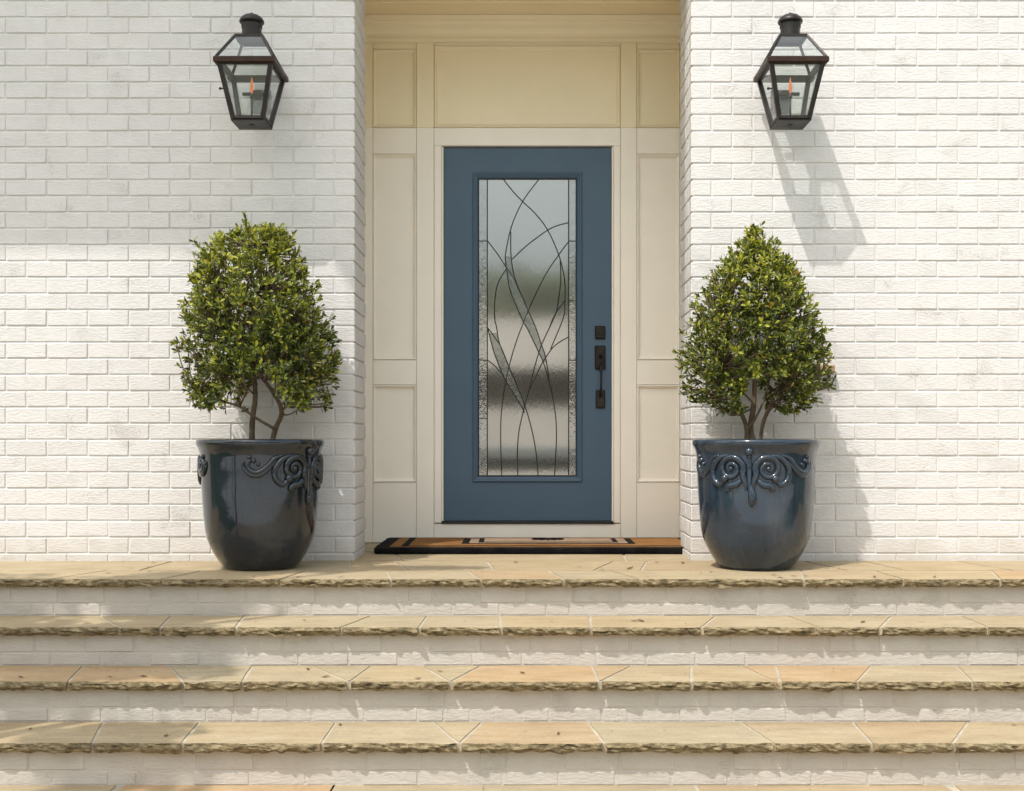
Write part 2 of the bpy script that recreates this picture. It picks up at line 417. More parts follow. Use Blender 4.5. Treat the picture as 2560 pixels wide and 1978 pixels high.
STEP_T, STEP_R, NOSE, TH = .29, .165, .043, .035
XL, XR = -3.4, 3.4
def px2x(px, y): return (px-CX)*y/FPX
steps = empty("front_steps", (0, 4.3, 0)); tag(steps, "pale brick steps with tan flagstone treads climbing to the blue front door", "steps")
steps.location = (0, 0, 0)
# joints of each tread, read as (photo x at the back edge, photo x at the front edge)
JOINTS = {
 1: [(250, 300), (430, 400), (612, 590), (930, 850), (1070, 1048), (1249, 1253), (1475, 1477), (1791, 1753), (1965, 2049), (2230, 2200), (2400, 2470)],
 2: [(210, 170), (420, 460), (633, 605), (778, 873), (930, 873), (1055, 1127), (1203, 1127), (1479, 1498), (1581, 1498), (1728, 1728), (1851, 1942), (1939, 1950), (2180, 2140), (2390, 2430)],
 3: [(260, 230), (500, 455), (840, 804), (1082, 1148), (1207, 1148), (1468, 1513), (1851, 1935), (2130, 2180), (2420, 2380)],
}
bseed = 0
def brick_mesh(w, h, d, variant, bm_=None):
    """one painted brick, centred on its face: slightly out of true with worn edges"""
    rr = random.Random(variant*91+int(w*1000)+int(h*7000))
    m = MB(); m.box(-w/2, w/2, 0, d, -h/2, h/2, bev=.0035)
    vs = []
    for x, y, z in m.v:
        q = fbm(x*19+variant*7, z*19, variant, 2)
        vs.append((x+.0016*fbm(z*40, variant, x*3, 2), y-.0022*q*(y < d/2), z+.0014*fbm(x*23, variant*3, 1, 2)))
    me = bpy.data.meshes.new("brick"); me.from_pydata(vs, [], m.f); me.materials.append(bm_ or M_BRICK)
    me.polygons.foreach_set('use_smooth', [True]*len(me.polygons))
    me.set_sharp_from_angle(angle=math.radians(22)); me.update(); return me
BRICKS = {}
def get_brick(w, h, d, var, bm_=None):
    k = (round(w, 3), round(h, 3), round(d, 3), var)
    if k not in BRICKS: BRICKS[k] = brick_mesh(w, h, d, var, bm_)
    return BRICKS[k]
def place_brick(xc, y, zc, w, h, d, parent, rng, bm_=None):
    o = bpy.data.objects.new("brick", get_brick(w, h, d, rng.randrange(6), bm_)); COL.objects.link(o)
    o.parent = parent
    o.location = (xc, y+rng.uniform(-.0012, .0014), zc+rng.uniform(-.0008, .0008))
    o.rotation_euler = (rng.uniform(-.005, .005), rng.uniform(-.0015, .0015), rng.uniform(-.004, .004))
    return o
def join_bricks(name, lst, parent):
    """bricks too many or too far to pick apart, joined: lst of (xc,y,zc,w,h,d[,rotz])"""
    V = []; F = []
    for it in lst:
        xc, y, zc, w, h, d = it[:6]; rz = it[6] if len(it) > 6 else 0
        me = get_brick(w, h, d, R.randrange(6)); n = len(V); c, s = math.cos(rz), math.sin(rz)
        for v in me.vertices: V.append((xc+v.co.x*c-v.co.y*s, y+v.co.x*s+v.co.y*c, zc+v.co.z))
        F += [tuple(i+n for i in p.vertices) for p in me.polygons]
    o = link_mesh(name, V, F, M_BRICK, parent); auto_smooth(o, 22); o['kind'] = 'stuff'; return o

def tread(k, stones, back_y):
    yf = 5.15-STEP_T*k; z = -STEP_R*k
    b = MB(); b.box(XL, XR, yf+.02, back_y, z-TH+.001, z-.004)
    t = b.build("tread", M_JOINT, steps)
    for i, (P, fy) in enumerate(stones):
        stone("flagstone", P, z, TH, fy, t, k*37+i*1.7)
    return t
# treads 1..3 : a single row of stones
for k in (1, 2, 3):
    yf = 5.15-STEP_T*k; yb = yf+STEP_T+NOSE
    J = [(px2x(b, yb), px2x(f, yf)) for b, f in JOINTS[k]]
    J = [(XL, XL)]+J+[(XR, XR)]
    L = []
    for (b0, f0), (b1, f1) in zip(J, J[1:]):
        P = [(f0, yf)]
        if abs(f1-f0) > .01: P.append((f1, yf))
        P.append((b1, yb))
        if abs(b1-b0) > .01: P.append((b0, yb))
        L.append((P, yf if abs(f1-f0) > .01 else None))
    tread(k, L, yb)
# the landing: three rows of irregular stones running back to the door
yf = 5.15
rows_y = [yf, 5.50, 5.93, 6.42, 6.99]
fronts = [px2x(p, yf) for p in (120, 400, 698, 977, 1203, 1410, 1604, 2009, 2260, 2500)]
def wav(y, x, i): return y+(.05*noise.noise(Vector((x*2.3, i*5.1, 2))) if i not in (0, len(rows_y)-1) else 0)
L = []; cur = [XL]+fronts+[XR]
for r in range(4):
    ya, yb_ = rows_y[r], rows_y[r+1]
    lo, hi = (XL, XR) if r < 2 else (-1.12, 1.16)
    if r >= 2: cur = [lo]+[lo+(hi-lo)*(q+R.uniform(-.08, .08)) for q in ((.3, .68) if r == 2 else (.45, .8))]+[hi]
    elif r == 1: cur = [XL]+[v+R.uniform(.10, .22) for v in cur[1:-1]]+[XR]
    nxt = [c+(R.uniform(-.14, .14) if 0 < i < len(cur)-1 else 0) for i, c in enumerate(cur)]
    for i in range(len(cur)-1):
        P = [(cur[i], wav(ya, cur[i], r)), (cur[i+1], wav(ya, cur[i+1], r)),
             (nxt[i+1], wav(yb_, nxt[i+1], r+1)), (nxt[i], wav(yb_, nxt[i], r+1))]
        L.append((P, yf if r == 0 else None))
    cur = nxt
tread(0, L, 6.99)
# brick risers, two courses each
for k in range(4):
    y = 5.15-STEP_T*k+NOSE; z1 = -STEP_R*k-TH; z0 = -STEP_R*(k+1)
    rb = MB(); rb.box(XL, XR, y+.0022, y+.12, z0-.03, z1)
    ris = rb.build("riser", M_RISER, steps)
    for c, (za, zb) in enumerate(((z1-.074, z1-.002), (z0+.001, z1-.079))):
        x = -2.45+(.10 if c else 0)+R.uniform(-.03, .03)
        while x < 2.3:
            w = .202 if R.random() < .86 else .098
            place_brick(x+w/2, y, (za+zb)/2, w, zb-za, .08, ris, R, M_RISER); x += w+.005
# ground-level path
path = MB(); path.box(XL, XR, 2.455, 4.33+.05, GROUND_Z-.05, GROUND_Z-.004)
po = path.build("garden_path", M_JOINT); tag(po, kind='structure')
for r in range(3):
    ya = 4.35-.62*r; x = XL; 
    while x < XR-.2:
        w = R.uniform(.5, .95); x1 = min(x+w, XR)
        stone("flagstone", [(x, ya-.62), (x1, ya-.62), (x1+(R.uniform(-.03, .03) if x1 < XR else 0), ya), (x, ya)], GROUND_Z, .04, None, po, r*11+x)
        x = x1
dv = MB(); dv.box(-10, 10, -6, 2.45, GROUND_Z-.06, GROUND_Z-.002)  # unseen pale drive added to bounce fill light onto the entry
tag(dv.build('added_bounce_drive', M_DRIVE), kind='structure')
far = MB()
for r in range(0):
    x = XL
    while x < XR-.3:
        w = R.uniform(.5, 1.0); x1 = min(x+w, XR); ya = 4.35-.62*(3+r)
        far.box(x+.008, x1-.008, ya-.612, ya-.008, GROUND_Z-.03, GROUND_Z, bev=.004); x = x1

# ------------------------------------------------------------------ brick walls
COURSE, BH = .0822, .0752
Z0 = 2.748-34*COURSE                      # bottom of the lowest course
def brick_wall(name, x_in, sgn, x_out, label):
    """x_in: the corner at the entrance; runs outward (sgn) to x_out"""
    core = MB()
    xa, xb = sorted((x_in+sgn*.009, x_out))
    core.box(xa, xb, WALL_Y+.0052, PIER_BACK-.003, -.30, 3.9)
    w = core.build(name, M_MORTAR); tag(w, label, "brick wall", "white painted brick walls beside the entry")
    allb = []; reveal = []
    for c in range(48):
        zc = Z0+(c+.5)*COURSE
        if zc-BH/2 < .0: 
            if zc+BH/2 < .01: continue
        half = (33-c) % 2 == 0
        x = x_in
        first = True
        while (x_out-x)*sgn > 0:
            w_ = (.101 if half else .205) if first else .2018
            xc = x+sgn*w_/2; allb.append((xc, zc, w_)); x += sgn*(w_+.006); first = False
        # the return into the entrance
        ww = [.198, .198] if half else [.099-.01, .198, .094]
        y = WALL_Y+(.1 if not half else 0)
        for q in ([.199, .198] if not half else [.198, .198]):
            q = min(q, PIER_BACK-y)
            if q > .05: reveal.append((x_in, y+q/2, zc, round(q-.01, 3), BH, .05, (math.pi/2 if sgn > 0 else -math.pi/2)))
            y += q+.0
    def vis(b):
        x, z, _ = b; u = CX+FPX*x/WALL_Y; v = CY-FPX*(z-EYE)/WALL_Y
        inside = 0 < u < 2560 and -30 < v < 1420
        return (0 if (inside and 475 < u < 2084) else 1 if inside else 2, abs(x))
    allb.sort(key=vis)
    rng = random.Random(5 if sgn > 0 else 6)
    for b in allb[:300]:
        place_brick(b[0], WALL_Y, b[1], round(b[2], 3), BH, .095, w, rng)
    join_bricks("brickwork", [(b[0], WALL_Y, b[1], round(b[2], 3), BH, .095) for b in allb[300:]], w)
    # header faces of the return (shallow slips so that they do not run into the corner bricks)
    rv = []
    for (xi, yc, zc, ln, h, d, rz) in reveal:
        rv.append((xi, yc, zc, ln, h, .03, -math.pi/2 if sgn > 0 else math.pi/2))
    V = []; F = []
    for (xi, yc, zc, ln, h, d, rz) in rv:
        y0 = max(yc-ln/2, WALL_Y+.098); y1 = yc+ln/2
        if y1-y0 < .03: continue
        m = MB(); a, b2 = (xi, xi+sgn*.04) if sgn > 0 else (xi+sgn*.04, xi)
        m.box(a, b2, y0, y1, zc-h/2, zc+h/2, bev=.005)
        n = len(V); V += m.v; F += [tuple(i+n for i in f) for f in m.f]
    o = link_mesh("return_brickwork", V, F, M_BRICK, w); auto_smooth(o, 22); o['kind'] = 'stuff'
    return w
wl_ = brick_wall("brick_wall", OPEN_L, -1, -4.6, "white painted brick wall behind the shade-darkened pot, its upper half in shade")
wr_ = brick_wall("brick_wall", OPEN_R, 1, 4.6, "sunlit white painted brick wall on the door handle side")

# ------------------------------------------------------------------ added white shade sail, unseen, shaped to shade the entry; and lintel
SAIL_Z = 6.2
def plan(xw, zw):                          # sail point whose shadow falls at (xw, zw) on the brick wall
    p = (SAIL_Z-zw)/SB; return (xw-SA*p, WALL_Y-p, SAIL_Z)
P = [plan(-3.0, 1.59), plan(-.992, 1.59), plan(-.836, 1.36), plan(-.70, 1.66), plan(.70, 1.66), plan(.70, 3.35), plan(-3.0, 3.35)]
sail = empty("added_shade_sail"); tag(sail, "added unseen shade sail shaped to block the sun above the entry", "shade sail")
link_mesh("fabric", P, [tuple(range(len(P)))], M_SAIL, sail)
ca = MB(); edge = P+[P[0]]
for p_, q_ in zip(edge, edge[1:]): ca.tube([p_, q_], .006, 6)
ca.tube([P[2], (-5.2, 1.2, 6.6)], .005, 6); ca.tube([P[4], (4.6, .6, 6.9)], .005, 6); ca.tube([P[5], (3.4, 4.6, 6.6)], .005, 6)
ca.tube([P[0], (-6.8, 1.9, 6.5)], .005, 6); ca.tube([P[6], (-6.8, 4.9, 6.6)], .005, 6)
ca.build("edge_cable", M_IRON, sail)
for x, y, h in ((-5.2, 1.2, 6.75), (4.6, .6, 7.05), (-6.8, 1.9, 6.65), (3.4, 4.6, 6.75), (-6.8, 4.9, 6.75)):
    b_ = MB(); b_.lathe([(.05, GROUND_Z-.02), (.05, h)], 16, (x, y)); b_.build("mast", M_IRON, sail)
li = MB(); li.box(OPEN_L+.012, OPEN_R-.012, WALL_Y+.02, PIER_BACK, CEIL_Z+.003, 3.9)
tag(li.build("lintel", M_MORTAR), "white painted lintel spanning the entry above the door recess", "lintel")

# ------------------------------------------------------------------ panelled entry
KB = FPX/BACK_Y
def X(px): return (px-CX)/KB
def Z(py): return EYE+(CY-py)/KB
entry = empty("panelled_entry"); tag(entry, "cream panelled wooden entry surround framing the blue door", "door surround")
XO_L, XO_R = -1.10, 1.14
def board(name, x0, x1, z0, z1, y0=BACK_Y, y1=BACK_Y+.03, bev=.0025, m=M_CREAM, parent=None):
    b = MB(); b.box(x0, x1, y0, y1, z0, z1, bev=bev); return b.build(name, m, parent or entry)
bk = MB()
for a in ((XO_L, X(1101), 0, CEIL_Z), (X(1537), XO_R, 0, CEIL_Z), (X(1101), X(1537), Z(364), CEIL_Z), (X(1101), X(1537), 0, Z(1312))):
    bk.box(a[0], a[1], BACK_Y+.032, BACK_Y+.06, a[2], a[3])
bk.build("backing_board", M_CREAM, entry)
g = .0008
cols = [(X(932), X(1041)), (X(1592), X(1700))]
rows_ = [(Z(319), Z(123)), (Z(900), Z(385)), (Z(1206), Z(962))]
zt = CEIL_Z-.02
# stiles
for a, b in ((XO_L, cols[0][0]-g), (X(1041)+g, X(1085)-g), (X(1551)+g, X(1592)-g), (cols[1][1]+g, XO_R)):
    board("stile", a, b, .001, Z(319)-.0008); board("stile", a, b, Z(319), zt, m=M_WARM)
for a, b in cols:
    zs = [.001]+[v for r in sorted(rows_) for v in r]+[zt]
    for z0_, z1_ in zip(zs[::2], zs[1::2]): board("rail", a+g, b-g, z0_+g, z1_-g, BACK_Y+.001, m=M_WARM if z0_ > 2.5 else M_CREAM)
    for z0_, z1_ in rows_:
        p = MB(); p.box(a+.002, b-.002, BACK_Y+.020, BACK_Y+.031, z0_+.002, z1_-.002)
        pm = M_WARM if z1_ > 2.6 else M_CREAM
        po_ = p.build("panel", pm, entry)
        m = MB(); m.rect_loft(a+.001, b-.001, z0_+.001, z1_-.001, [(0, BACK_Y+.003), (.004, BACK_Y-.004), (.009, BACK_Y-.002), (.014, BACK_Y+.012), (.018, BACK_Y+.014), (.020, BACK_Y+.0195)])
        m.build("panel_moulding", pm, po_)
a, b = X(1085), X(1551)
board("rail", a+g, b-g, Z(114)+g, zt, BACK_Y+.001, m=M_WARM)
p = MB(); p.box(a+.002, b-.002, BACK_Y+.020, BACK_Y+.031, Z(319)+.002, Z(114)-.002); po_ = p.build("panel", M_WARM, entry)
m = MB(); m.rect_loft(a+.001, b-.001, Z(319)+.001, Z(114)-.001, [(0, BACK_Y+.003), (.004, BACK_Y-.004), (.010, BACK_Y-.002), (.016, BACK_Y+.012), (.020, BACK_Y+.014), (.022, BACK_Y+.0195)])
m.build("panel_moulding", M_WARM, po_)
board("door_head", a+g, b-g, Z(364), Z(319)-g, BACK_Y+.001)
board("door_casing", a+g, X(1104), Z(1308)+g, Z(364)-g, BACK_Y-.006, BACK_Y+.05, .004)
board("door_casing", X(1534), b-g, Z(1308)+g, Z(364)-g, BACK_Y-.006, BACK_Y+.05, .004)
board("apron_board", a+g, b-g, .001, Z(1309.5)-g, BACK_Y-.002)
# cornice at the top of the back wall
c = MB()
prof = [(BACK_Y-.002, 2.962), (BACK_Y-.020, 2.966), (BACK_Y-.022, 2.985), (BACK_Y-.012, 2.990), (BACK_Y-.016, 3.010), (BACK_Y-.034, 3.035), (BACK_Y-.062, 3.050), (BACK_Y-.066, 3.068), (BACK_Y-.085, 3.072), (BACK_Y-.088, CEIL_Z-.001)]
vs = [(x, y, z) for y, z in prof for x in (XO_L, XO_R)]
c.add(vs, [(2*i, 2*i+1, 2*i+3, 2*i+2) for i in range(len(prof)-1)])
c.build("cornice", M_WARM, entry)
cb = MB()
cb.box(XO_L-.1, XO_R+.1, WALL_Y+.012, BACK_Y+.06, CEIL_Z+.001, CEIL_Z+.0025)
cb.build("ceiling_board", M_CEIL, entry)
cb = MB(); cb.box(XO_L, XO_R, BACK_Y-.30, BACK_Y-.285, CEIL_Z-.010, CEIL_Z+.0005, bev=.002); cb.build("ceiling_batten", M_CEIL, entry)
for nm, x0, x1 in (("side_wall", XO_L-.05, XO_L), ("side_wall", XO_R, XO_R+.05)):
    board(nm, x0, x1, .001, CEIL_Z, PIER_BACK+.002, BACK_Y+.06, 0)

# ------------------------------------------------------------------ front door
DX0, DX1, DZ0, DZ1 = X(1109), X(1529), Z(1303), Z(369)
DY = BACK_Y+.014                                       # face of the door, a little behind the casing
for a_, b_ in ((X(1099), DX0-.0015), (DX1+.0015, X(1539))):
    board("door_jamb", a_, b_, Z(1309), Z(362), BACK_Y+.006+.045, BACK_Y+.075, 0)
    board("door_jamb", max(a_, X(1104.5)), min(b_, X(1533.5)), Z(1303), Z(366.5), BACK_Y+.004, BACK_Y+.0505, .0015)
board("door_jamb", X(1099), X(1539), Z(370), Z(355), BACK_Y+.062, BACK_Y+.09, 0)
board("door_stop", X(1099), X(1121), Z(1309), Z(372), DY+.062, DY+.075, 0); board("door_stop", X(1517), X(1539), Z(1309), Z(372), DY+.062, DY+.075, 0)
GX0, GX1, GZ0, GZ1 = X(1196), X(1441), Z(1190), Z(446)
door = empty("front_door", (0, 0, 0)); tag(door, "slate blue front door with tall patterned leaded glass", "door")
d = MB()
hx0, hx1, hz0, hz1 = X(1184), X(1453), Z(1203), Z(433)
o_ = [(DX0, DZ0), (DX1, DZ0), (DX1, DZ1), (DX0, DZ1)]; i_ = [(hx0, hz0), (hx1, hz0), (hx1, hz1), (hx0, hz1)]
e = .003; oi = [(DX0+e, DZ0+e), (DX1-e, DZ0+e), (DX1-e, DZ1-e), (DX0+e, DZ1-e)]
vs = [(x, DY+e, z) for x, z in o_]+[(x, DY, z) for x, z in oi]+[(x, DY, z) for x, z in i_]+[(x, DY+.045, z) for x, z in i_]+[(x, DY+.045, z) for x, z in o_]
d.add(vs, [(r*4+k, r*4+(k+1) % 4, ((r+1) % 5)*4+(k+1) % 4, ((r+1) % 5)*4+k) for r in range(5) for k in range(4)])
d.build("door_slab", M_DOOR, door)
m = MB(); m.rect_loft(X(1181), X(1456), Z(1206), Z(430), [(0, DY+.001), (.002, DY-.009), (.008, DY-.013), (.014, DY-.012), (.018, DY-.006), (.024, DY-.005), (.034, DY+.004), (.0345, DY+.03)])
m.build("glass_moulding", M_DOOR, door)
m = MB(); m.rect_loft(GX0-.004, GX1+.004, GZ0-.004, GZ1+.004, [(0, DY+.0035), (.006, DY+.0015), (.008, DY+.010)])
m.build("glazing_bead", M_BLACK, door)
m = MB(); m.box(DX0-.012, DX1+.012, BACK_Y-.014, DY+.03, Z(1309), Z(1303.5), bev=.002); m.build("threshold_strip", M_BLACK, door)
GY = DY+.012
def pane(name, P, y, th, m, parent):
    n = len(P); vs = [(x, y, z) for x, z in P]+[(x, y+th, z) for x, z in P]
    return link_mesh(name, vs, [tuple(range(n)), tuple(range(2*n-1, n-1, -1))]+[((i+1) % n, i, i+n, (i+1) % n+n) for i in range(n)], m, parent)
BXL, BXR = X(1218), X(1422)
rect = lambda x0, x1, z0, z1: [(x0, z0), (x1, z0), (x1, z1), (x0, z1)]
gl = pane("glass", rect(BXL+.001, BXR-.001, GZ0, GZ1), GY, .006, M_DGLASS, door)
LS = [446, 601, 900, 1046, 1190]; RS = [446, 601, 751, 900, 1190]
for ys, x0, x1 in ((LS, GX0, BXL-.001), (RS, BXR+.001, GX1)):
    for y0, y1 in zip(ys, ys[1:]):
        pane("glass", rect(x0, x1, Z(y1)+.0006, Z(y0)-.0006), GY, .006, M_HGLASS, door)
c1 = lambda u, v: (1160+.243*u, 410+.243*v)
c2 = lambda u, v: (1160+.249*u, 800+.249*v)
W1 = lambda L: [c1(*p) for p in L]
W2 = lambda L: [c2(*p) for p in L]
B_ = W1([(770, 150), (605, 375), (490, 630), (430, 900), (428, 1010), (445, 1130), (480, 1310), (600, 1600)])+W2([(640, 90), (745, 310), (800, 430), (860, 640), (910, 880), (930, 1150), (910, 1568)])
D_ = W1([(480, 690), (485, 960), (530, 1190), (640, 1460), (730, 1660)])+W2([(780, 250), (820, 370), (855, 600)])
I_ = W1([(430, 1080), (350, 1220), (315, 1400), (316, 1600)])+W2([(325, 60), (355, 230), (440, 440), (600, 830), (680, 1100), (725, 1340), (745, 1568)])
J_ = W2([(240, 90), (270, 210), (310, 350), (410, 590), (520, 770), (610, 930)])
CURVES = [
 W1([(405, 150), (500, 270), (600, 375), (740, 510), (860, 670), (975, 925), (1035, 1180), (1040, 1400)])+W2([(1000, -30), (870, 290)]),
 B_, D_, I_, J_,
 W1([(1083, 595), (970, 625), (860, 675), (650, 830), (495, 975)]),
 W1([(240, 785), (330, 900), (430, 1050), (510, 1170), (560, 1290)]),
 W1([(1083, 785), (975, 930), (830, 1150), (680, 1460), (600, 1660)])+W2([(540, 170), (480, 360), (430, 560), (390, 800), (370, 1000), (368, 1250), (380, 1568)]),
 W1([(990, 1000), (997, 1180), (960, 1480), (890, 1660)])+W2([(780, 245), (715, 450), (655, 690), (600, 900), (555, 1100), (537, 1300), (540, 1568)]),
 W1([(1038, 1400), (940, 1540), (880, 1680)]),
 W2([(240, 405), (310, 460), (370, 530)]),
 W2([(240, 80), (300, 160), (370, 270), (440, 440)]),
 W2([(1050, 170), (960, 220), (880, 290), (785, 435), (735, 540), (665, 690)]),
]
def came(P, w=.0034):
    S = smooth_path(P, 5)
    c = MB(); c.tube([(X(x), GY-.0012, Z(y)) for x, y in S], w, 6, flat=.8)
    o = c.build("lead_came", M_CAME, gl, smooth=True); return o
for cpts in CURVES: came(cpts)
for x in (1218, 1422): came([(x, 446), (x, 800), (x, 1190)], .0034)
for ys, x0, x1 in ((LS, 1196, 1218), (RS, 1422, 1441)):
    for y in ys[1:-1]: came([(x0, y), ((x0+x1)/2, y), (x1, y)], .003)
# the hammered glass leaves between two cames
def between(A, Bp, y0, y1, n=14):
    def at(C, y):
        S = smooth_path(C, 8)
        for p, q in zip(S, S[1:]):
            if (p[1]-y)*(q[1]-y) <= 0 and p[1] != q[1]: return p[0]+(q[0]-p[0])*(y-p[1])/(q[1]-p[1])
        return None
    l, r = [], []
    for i in range(n+1):
        y = y0+(y1-y0)*i/n; a, b = at(A, y), at(Bp, y)
        if a is None or b is None: continue
        l.append((X(a), Z(y))); r.append((X(max(b, a+.8)), Z(y)))
    return l[::-1]+r if False else r[::-1]+l
for A, Bp, y0, y1 in ((B_, D_, 640, 905), (J_, I_, 832, 1024)):
    P_ = between(A, Bp, y0, y1)
    n = len(P_)//2; r_, l_ = P_[:n][::-1], P_[n:]
    vs = []; fs = []
    for (a, b) in zip(l_, r_):
        vs += [(a[0]+.001, GY-.005, a[1]), (b[0]-.001, GY-.005, b[1]), (a[0]+.001, GY-.002, a[1]), (b[0]-.001, GY-.002, b[1])]
    for i in range(n-1):
        k = i*4; fs += [(k, k+4, k+5, k+1), (k+2, k+3, k+7, k+6), (k, k+2, k+6, k+4), (k+1, k+5, k+7, k+3)]
    fs += [(0, 1, 3, 2), ((n-1)*4, (n-1)*4+2, (n-1)*4+3, (n-1)*4+1)]
    link_mesh("glass_leaf", vs, fs, M_LGLASS, gl)
# deadbolt and handle set
db = MB(); db.box(X(1487.5), X(1513.5), DY-.014, DY-.0005, Z(848), Z(815), bev=.004); dbo = db.build("deadbolt", M_BRONZE, door)
db = MB(); db.rect_loft(X(1489.5), X(1511.5), Z(846), Z(817), [(0, DY-.0145), (.002, DY-.017), (.006, DY-.0175), (.008, DY-.015)]); db.lathe([(.0001, 0), (.011, 0), (.011, .006), (.0085, .009), (.0001, .009)], 20)
kx, kz = X(1500.5), Z(831.5)
for i in range(len(db.v)):
    x, y, z = db.v[i]
    if i >= 16: db.v[i] = (kx+x, DY-.015-z, kz+y)
db.build("keyhole", M_IRON, dbo)
hp = MB(); hp.box(X(1487), X(1514), DY-.013, DY-.0005, Z(924), Z(864), bev=.004); ho = hp.build("handle_plate", M_BRONZE, door)
hp = MB(); hp.rect_loft(X(1490), X(1511), Z(921), Z(867), [(0, DY-.0135), (.002, DY-.016), (.007, DY-.0165), (.009, DY-.014)], cap=True); hp.build("plate_trim", M_BRONZE, ho)
hp = MB(); hx = X(1501.5)
hp.tube(smooth_path([(hx, DY-.012, Z(893)), (hx, DY-.032, Z(892)), (hx, DY-.052, Z(889))], 4), [.009]*8+[.010], 10)
hp.ball((hx, DY-.050, Z(889)), .013, 10, (1.2, .9, .45)); hp.build("thumb_latch", M_IRON, ho, smooth=True)
hp = MB()
S = smooth_path([(hx, DY-.010, Z(913)), (hx, DY-.035, Z(914)), (hx, DY-.062, Z(925)), (hx, DY-.066, Z(948)), (hx, DY-.062, Z(972)), (hx, DY-.036, Z(988)), (hx, DY-.012, Z(990))], 5)
nS = len(S)
hp.tube(S, [.0105-.0045*math.sin(math.pi*i/(nS-1))**2+.002*(i in range(8, 12)) for i in range(nS)], 12); hp.build("grip", M_BRONZE, ho, smooth=True)
hp = MB(); hp.box(X(1489.5), X(1513), DY-.013, DY-.0005, Z(1021), Z(975), bev=.005); ro_ = hp.build("handle_foot", M_BRONZE, door)
hp = MB(); hp.box(X(1492), X(1510.5), DY-.016, DY-.0135, Z(1018), Z(979), bev=.001); hp.build("foot_trim", M_IRON, ro_)

# ------------------------------------------------------------------ courtyard seen blurred through the glass
cw = MB(); cw.box(-3.2, 3.2, 11.6, 11.8, 0, 4.2); tag(cw.build("courtyard_wall", M_HALLWALL), "pale grey rendered wall closing the courtyard behind the door glass", "wall")
for sx, lab in ((-1, "hinge"), (1, "handle")):
    cw = MB(); cw.box(*sorted((sx*2.6, sx*2.8)), 7.2, 11.6, 0, 3.2)
    tag(cw.build("courtyard_wall", M_HALLWALL), "grey rendered side wall of the courtyard on the door's %s side" % lab, "wall")
cf = MB(); cf.box(-2.6, 2.6, 7.06, 11.6, -.1, .02); tag(cf.build("courtyard_floor", M_HALLFLOOR), kind='structure')
cc = MB(); cc.box(-2.8, 2.8, 7.08, 8.4, 3.2, 3.3); tag(cc.build("added_courtyard_roof", M_HALLWALL), "added unseen roof darkening the near half of the courtyard behind the door", "roof")  # added cover, unseen, keeps the courtyard dark behind the glass
lw = MB(); lw.box(-2.59, 2.59, 10.2, 10.4, .021, 1.66, bev=.01); tag(lw.build("planter_wall", M_TANWALL), "tan low planter wall blurred behind the door glass", "wall")
# console table and bench inside
tb = empty("console_table"); tag(tb, "dark wooden console table blurred behind the door glass", "table")
t = MB(); t.box(-1.3, 1.4, 8.9, 9.3, 1.09, 1.15, bev=.004); t.build("table_top", M_DARKWOOD, tb)
t = MB(); t.box(-1.25, 1.35, 8.93, 9.27, .86, 1.088); t.build("apron", M_DARKWOOD, tb)
for x in (-1.2, 1.3):
    for y in (8.98, 9.22):
        t = MB(); t.box(x-.03, x+.03, y-.03, y+.03, .021, .858); t.build("leg", M_DARKWOOD, tb)
be = empty("bench"); tag(be, "low wooden bench with pale cushion blurred behind the door glass", "bench")
t = MB(); t.box(-1.0, 1.2, 8.0, 8.4, .48, .56, bev=.02); t.build("cushion", M_LINEN, be)
t = MB(); t.box(-1.0, 1.2, 8.0, 8.4, .40, .478); t.build("seat", M_DARKWOOD, be)
for x in (-.95, 1.15):
    t = MB(); t.box(x-.03, x+.03, 8.03, 8.37, .021, .398); t.build("leg", M_DARKWOOD, be)

# ------------------------------------------------------------------ leaves, trees and shrubs
def leaf_cloud(name, rosettes, m, parent, rng, ln=(.015, .034), per=9, val=None):
    V = []; F = []; A = []
    for (c, d, young_sunlit) in rosettes:
        c = Vector(c); d = Vector(d).normalized(); u = d.orthogonal().normalized(); w = d.cross(u)
        n = per+rng.randrange(-2, 3)
        a0 = rng.uniform(0, 6.28)
        for i in range(n):
            a = a0+2.4*i; lift = rng.uniform(.15, 1.25) if i > 2 else rng.uniform(.8, 1.5)
            out = (u*math.cos(a)+w*math.sin(a)); ax = (out*math.cos(lift)+d*math.sin(lift))
            ax = (ax+Vector((rng.gauss(0, .18), rng.gauss(0, .18), rng.gauss(0, .18)))).normalized()
            sd = ax.cross(d); 
            if sd.length < .05: sd = ax.orthogonal()
            sd.normalize(); nr = sd.cross(ax).normalized()
            L_ = rng.uniform(*ln); wd = L_*rng.uniform(.17, .23)
            b = c-d*rng.uniform(0, .03)+ax*.004
            tip = b+ax*L_-nr*L_*rng.uniform(.02, .14); mid = b+ax*L_*.58
            k = len(V)
            V += [b, mid-nr*wd*.35, tip, mid+sd*wd+nr*wd*.15, mid-sd*wd+nr*wd*.15, b+ax*L_*.3+sd*wd*.62, b+ax*L_*.3-sd*wd*.62, b+ax*L_*.86+sd*wd*.72-nr*L_*.04, b+ax*L_*.86-sd*wd*.72-nr*L_*.04]
            F += [(k, k+5, k+3, k+1), (k+1, k+3, k+7, k+2), (k, k+1, k+4, k+6), (k+1, k+2, k+8, k+4)]
            v = min(.94, max(0, (rng.gauss(.38, .27)+young_sunlit*.48)))
            if rng.random() < .004: v = 1
            A += [v]*9
    o = link_mesh(name, V, F, m, parent)
    at = o.data.attributes.new("leafval", 'FLOAT', 'POINT'); at.data.foreach_set('value', A)
    o['kind'] = 'stuff'
    return o
